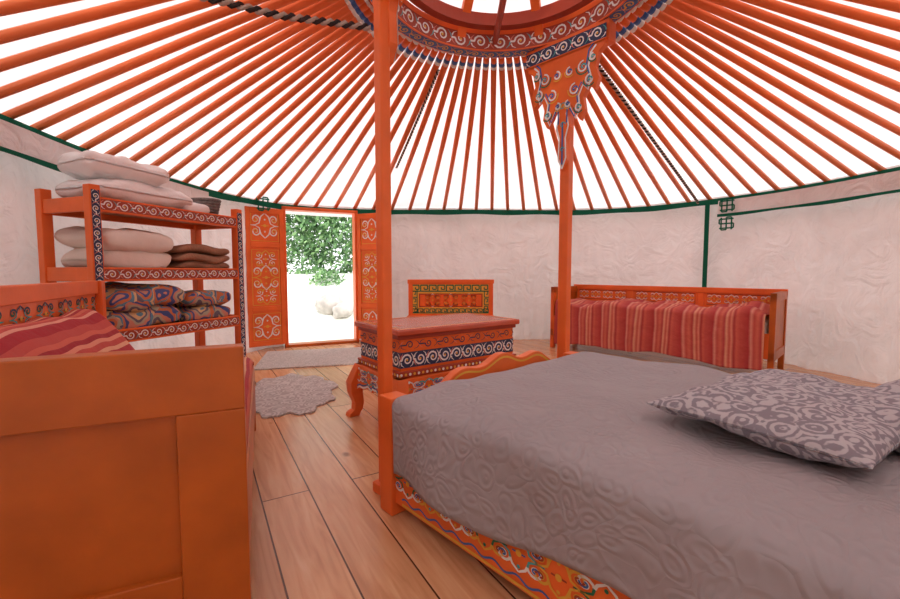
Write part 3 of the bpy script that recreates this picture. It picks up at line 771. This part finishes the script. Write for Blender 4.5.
for F, Lx in ((Fr((0, .0, 0), (1, 0, 0), (0, 0, 1), (0, -1, 0)), L), (Fr((L, W, 0), (-1, 0, 0), (0, 0, 1), (0, 1, 0)), L), (Fr((0, W, 0), (0, -1, 0), (0, 0, 1), (-1, 0, 0)), W), (Fr((L, 0, 0), (0, 1, 0), (0, 0, 1), (1, 0, 0)), W)):
    mb.prism(skirt(Lx), F, -.03, .0, ORANGE)
for cx, sx in ((0, -1), (L, 1)):
    for cy, sy in ((0, -1), (W, 1)):
        R = []
        for z, off, h in [(.37, -.035, .035), (.31, -.02, .042), (.24, .0, .047), (.17, .0, .042), (.10, -.015, .033), (.05, -.01, .031), (.025, .008, .038), (0, .014, .038)]:
            x = cx+sx*off; y = cy+sy*off; R.append([(x-h, y-h, z), (x+h, y-h, z), (x+h, y+h, z), (x-h, y+h, z)])
        mb.loft(R, ORANGE)
mb.obj('chest_body', tb, bevel=.005)
mb = MB()
Ft = Fr((0, 0, .660), (1, 0, 0), (0, 1, 0), (0, 0, 1))
for q, m_ in ((.022, ORANGE), (.05, YEL)):
    mb.ribbon([(q, q), (L-q, q)], .02 if q < .03 else .006, Ft, .0015, m_); mb.ribbon([(q, W-q), (L-q, W-q)], .02 if q < .03 else .006, Ft, .0015, m_)
    mb.ribbon([(q, q), (q, W-q)], .02 if q < .03 else .006, Ft, .0018, m_); mb.ribbon([(L-q, q), (L-q, W-q)], .02 if q < .03 else .006, Ft, .0018, m_)
for F, Lx in ((lambda o: Fr(o, (1, 0, 0), (0, 0, 1), (0, -1, 0)), L), (lambda o: Fr(o, (0, -1, 0), (0, 0, 1), (-1, 0, 0)), W), (lambda o: Fr(o, (0, 1, 0), (0, 0, 1), (1, 0, 0)), -W)):
    if Lx == L: o1 = (i_, i_, 0); o2 = (0, 0, 0); o3 = (i_-.02, i_-.02, 0)
    elif Lx == W: o1 = (i_, W-i_, 0); o2 = (0, W, 0); o3 = (i_-.02, W-i_+.02, 0)
    else: o1 = (L-i_, i_, 0); o2 = (L, 0, 0); o3 = (L-i_+.02, i_-.02, 0)
    Lx = abs(Lx); LL = Lx-2*i_
    f1 = F(Vector(o1)+Vector((0, 0, .42))); scroll_band(mb, f1, LL, .11, NAVY, WHITE, WHITE, ORANGE, 1, .85)
    f1 = F(Vector(o1)+Vector((0, 0, .53))); scroll_band(mb, f1, LL, .068, None, NAVY, NAVY, ORANGE, 1, 1.9)
    f2 = F(Vector(o2))
    n = round(Lx/.15)
    for k in range(n): cloud_motif(mb, f2, (k+.5)*Lx/n, .305, .12, (WHITE, TURQ)[k % 2], BLUE, WHITE, .65)
    mb.ribbon([(a, b+.014) for a, b in skirt(Lx)[2:-2]], .012, f2, .002, WHITE); mb.ribbon([(a, b+.028) for a, b in skirt(Lx)[2:-2]], .010, f2, .002, BLUE)
    f3 = F(Vector(o3)+Vector((0, 0, .378)))
    n = int(Lx/.03)
    for k in range(n): mb.disc(((k+.5)*Lx/n, .014), .009, f3, .002, (WHITE, YEL)[k % 2], 8)
mb.obj('painted_ornament', tb)

# ---------------------------------------------------------------- bench at back
bn = empty('carved_bench', (-.55, 5.30, 0), 0)
L = 1.12
mb = MB()
for x in (0, L-.06):
    mb.box(x, x+.06, .30, .35, 0, .86, ORANGE); mb.box(x, x+.06, -.10, -.05, 0, .42, ORANGE); mb.box(x+.01, x+.05, -.05, .30, .10, .38, ORANGE)
mb.box(.0, L, .305, .345, .36, .86, ORANGE); mb.box(-.01, L+.01, .295, .355, .84, .895, ORANGE)
mb.box(-.01, L+.01, -.11, .34, .38, .42, ORANGE); mb.box(.05, L-.05, -.08, -.06, .12, .38, ORANGE)
mb.obj('bench_frame', bn, bevel=.006)
mb = MB(); F = lambda x, z: Fr((x, .3045, z), (1, 0, 0), (0, 0, 1), (0, -1, 0))
mb.rect(.04, L-.04, .44, .83, F(0, 0), .001, YEL)
fret(mb, F(.05, .735), L-.1, .09, GREEN, .015, .003)
fret(mb, F(.05, .45), L-.1, .06, GREEN, .012, .003)
mb.rect(.14, L-.14, .53, .71, F(0, 0), .0025, REDBR); mb.rect(.155, L-.155, .545, .695, F(0, 0), .003, ORANGE)
for k in range(3): cloud_motif(mb, F(0, 0), .32+k*.24, .62, .14, WHITE, YEL, YEL)
for x in (.05, L-.12): fret(mb, Fr((x+.07, .3045, .46), (0, 0, 1), (-1, 0, 0), (0, -1, 0)), .3, .07, GREEN, .012, .003)
mb.obj('painted_ornament', bn)

# ---------------------------------------------------------------- rugs
def rug(name, cx, cy, fn, m, z=.012, n=90):
    mb = MB(); P = [fn(2*math.pi*i/n) for i in range(n)]
    mb.loft([[(cx+a, cy+b, .001) for a, b in P], [(cx+a, cy+b, z) for a, b in P], [(cx+a*.97, cy+b*.97, z+.004) for a, b in P]], m)
    return mb.obj(name)
def hide(a):
    r = 1+.07*math.sin(a*9)+.09*noise.noise(Vector((math.cos(a)*1.7, math.sin(a)*1.7, 2)))+.03*math.sin(a*21)
    x = .36*r*math.cos(a); y = .60*r*math.sin(a); q = .35
    return (x*math.cos(q)-y*math.sin(q), x*math.sin(q)+y*math.cos(q))
rug('hide_rug', -1.32, 3.45, hide, RUGM)
def matf(a):
    c_, s_ = math.cos(a), math.sin(a); k = 1/max(abs(c_), abs(s_)); x = c_*k*.60; y = s_*k*.50; q = drot*.6
    return (x*math.cos(q)-y*math.sin(q), x*math.sin(q)+y*math.cos(q))
rug('door_mat', -1.55, 4.88, matf, MATM, n=96)

# ---------------------------------------------------------------- outside
GR = mat('pale_gravel', (.80, .82, .74), .9, .1, True, 30, .5, .12, 6)
def gh(y):
    d = max(0, y-7.2); return -.12+min(1.05, d*.38)*(1/(1+math.exp(-(d-.5)*3)))
def gf(s, t):
    x = -25+50*s; y = -15+50*t
    return (x, y, gh(y)+.05*noise.noise(Vector((x*.5, y*.5, 0)))*min(1, max(0, y-7.2)))
grid_obj('ground_outside', 120, 160, gf, GR)
LEAF = [mat('leaf_light', (.28, .46, .20), .6), mat('leaf_mid', (.19, .35, .15), .6), mat('leaf_dark', (.12, .24, .11), .6)]
def bush(name, cx, cy, z0, rx, ry, rz, n, sz=1):
    mb = MB()
    for m in LEAF: mb.mi(m)
    for i in range(n):
        v = Vector((random.gauss(0, 1), random.gauss(0, 1), random.gauss(0, 1))).normalized()*(random.random()**.3)
        k = 1+.35*noise.noise(v*2.5+Vector((cx, cy, 0)))
        p = Vector((cx+v.x*rx*k, cy+v.y*ry*k, z0+rz+v.z*rz*k))
        a = Vector((random.uniform(-1, 1), random.uniform(-1, 1), random.uniform(-1, 1))).normalized(); b = a.cross(Vector((random.random(), random.random(), 1))).normalized()
        s = random.uniform(.05, .11)*sz; n0 = len(mb.v)
        mb.v += [tuple(p-a*s), tuple(p+b*s*.45), tuple(p+a*s), tuple(p-b*s*.45)]; mb.f.append((n0, n0+1, n0+2, n0+3)); mb.m.append(random.choice([0, 0, 1, 1, 2]))
    mb.beam((cx, cy, z0-.2), (cx, cy, z0+rz), .12, .12, [(1, mat('bark', (.12, .08, .05), .9))])
    mb.obj(name)
for k, (x, y) in enumerate([(-6.3, 12.4), (-4.7, 12.0), (-3.1, 12.2), (-1.4, 12.6), (-8.2, 12.8)]): bush('garden_bush', x, y, .62, 1.4, .9, 1.65, 5200)
bush('garden_shrub', -2.75, 9.6, .50, .40, .35, .26, 600, .7); bush('garden_shrub', -3.35, 10.2, .62, .45, .35, .24, 600, .7)
ROCK = mat('pale_rock', (.55, .50, .46), .9, .1, True, 8, .6, .3, 5)
for i, (x, y, s) in enumerate([(-2.35, 8.3, .26), (-2.05, 8.1, .2)]):
    mb = MB(); R = []
    for j in range(9):
        ph = math.pi*(j+.3)/9.6; R.append([tuple(Vector((math.sin(ph)*math.cos(q), math.sin(ph)*math.sin(q), math.cos(ph)*.8))*s*(1+.35*noise.noise(Vector((math.sin(ph)*math.cos(q), math.sin(ph)*math.sin(q), math.cos(ph)+i))*1.8))) for q in [k*math.pi/8 for k in range(16)]])
    mb.loft(R, ROCK); o = mb.obj('garden_rock', None, True); o.location = (x, y, gh(y)+s*.5)

# ---------------------------------------------------------------- light
w = bpy.data.worlds.new('World'); sc.world = w; w.use_nodes = True
bg = w.node_tree.nodes['Background']; bg.inputs[0].default_value = (.985, .985, 1.0, 1); bg.inputs[1].default_value = 2.25
sd = bpy.data.lights.new('sun', 'SUN'); sd.energy = 1.6; sd.angle = .05; sd.color = (1, .96, .90)
so = bpy.data.objects.new('sun', sd); sc.collection.objects.link(so); so.rotation_euler = (math.radians(38), math.radians(18), 0)

# ---------------------------------------------------------------- camera
cd = bpy.data.cameras.new('camera'); cam = bpy.data.objects.new('camera', cd); sc.collection.objects.link(cam)
cd.sensor_width = 36; cd.lens = 17.0; cd.clip_start = .02
cam.location = (0, 0, 1.0); cam.rotation_euler = (math.radians(90-3.77), 0, 0)
sc.camera = cam
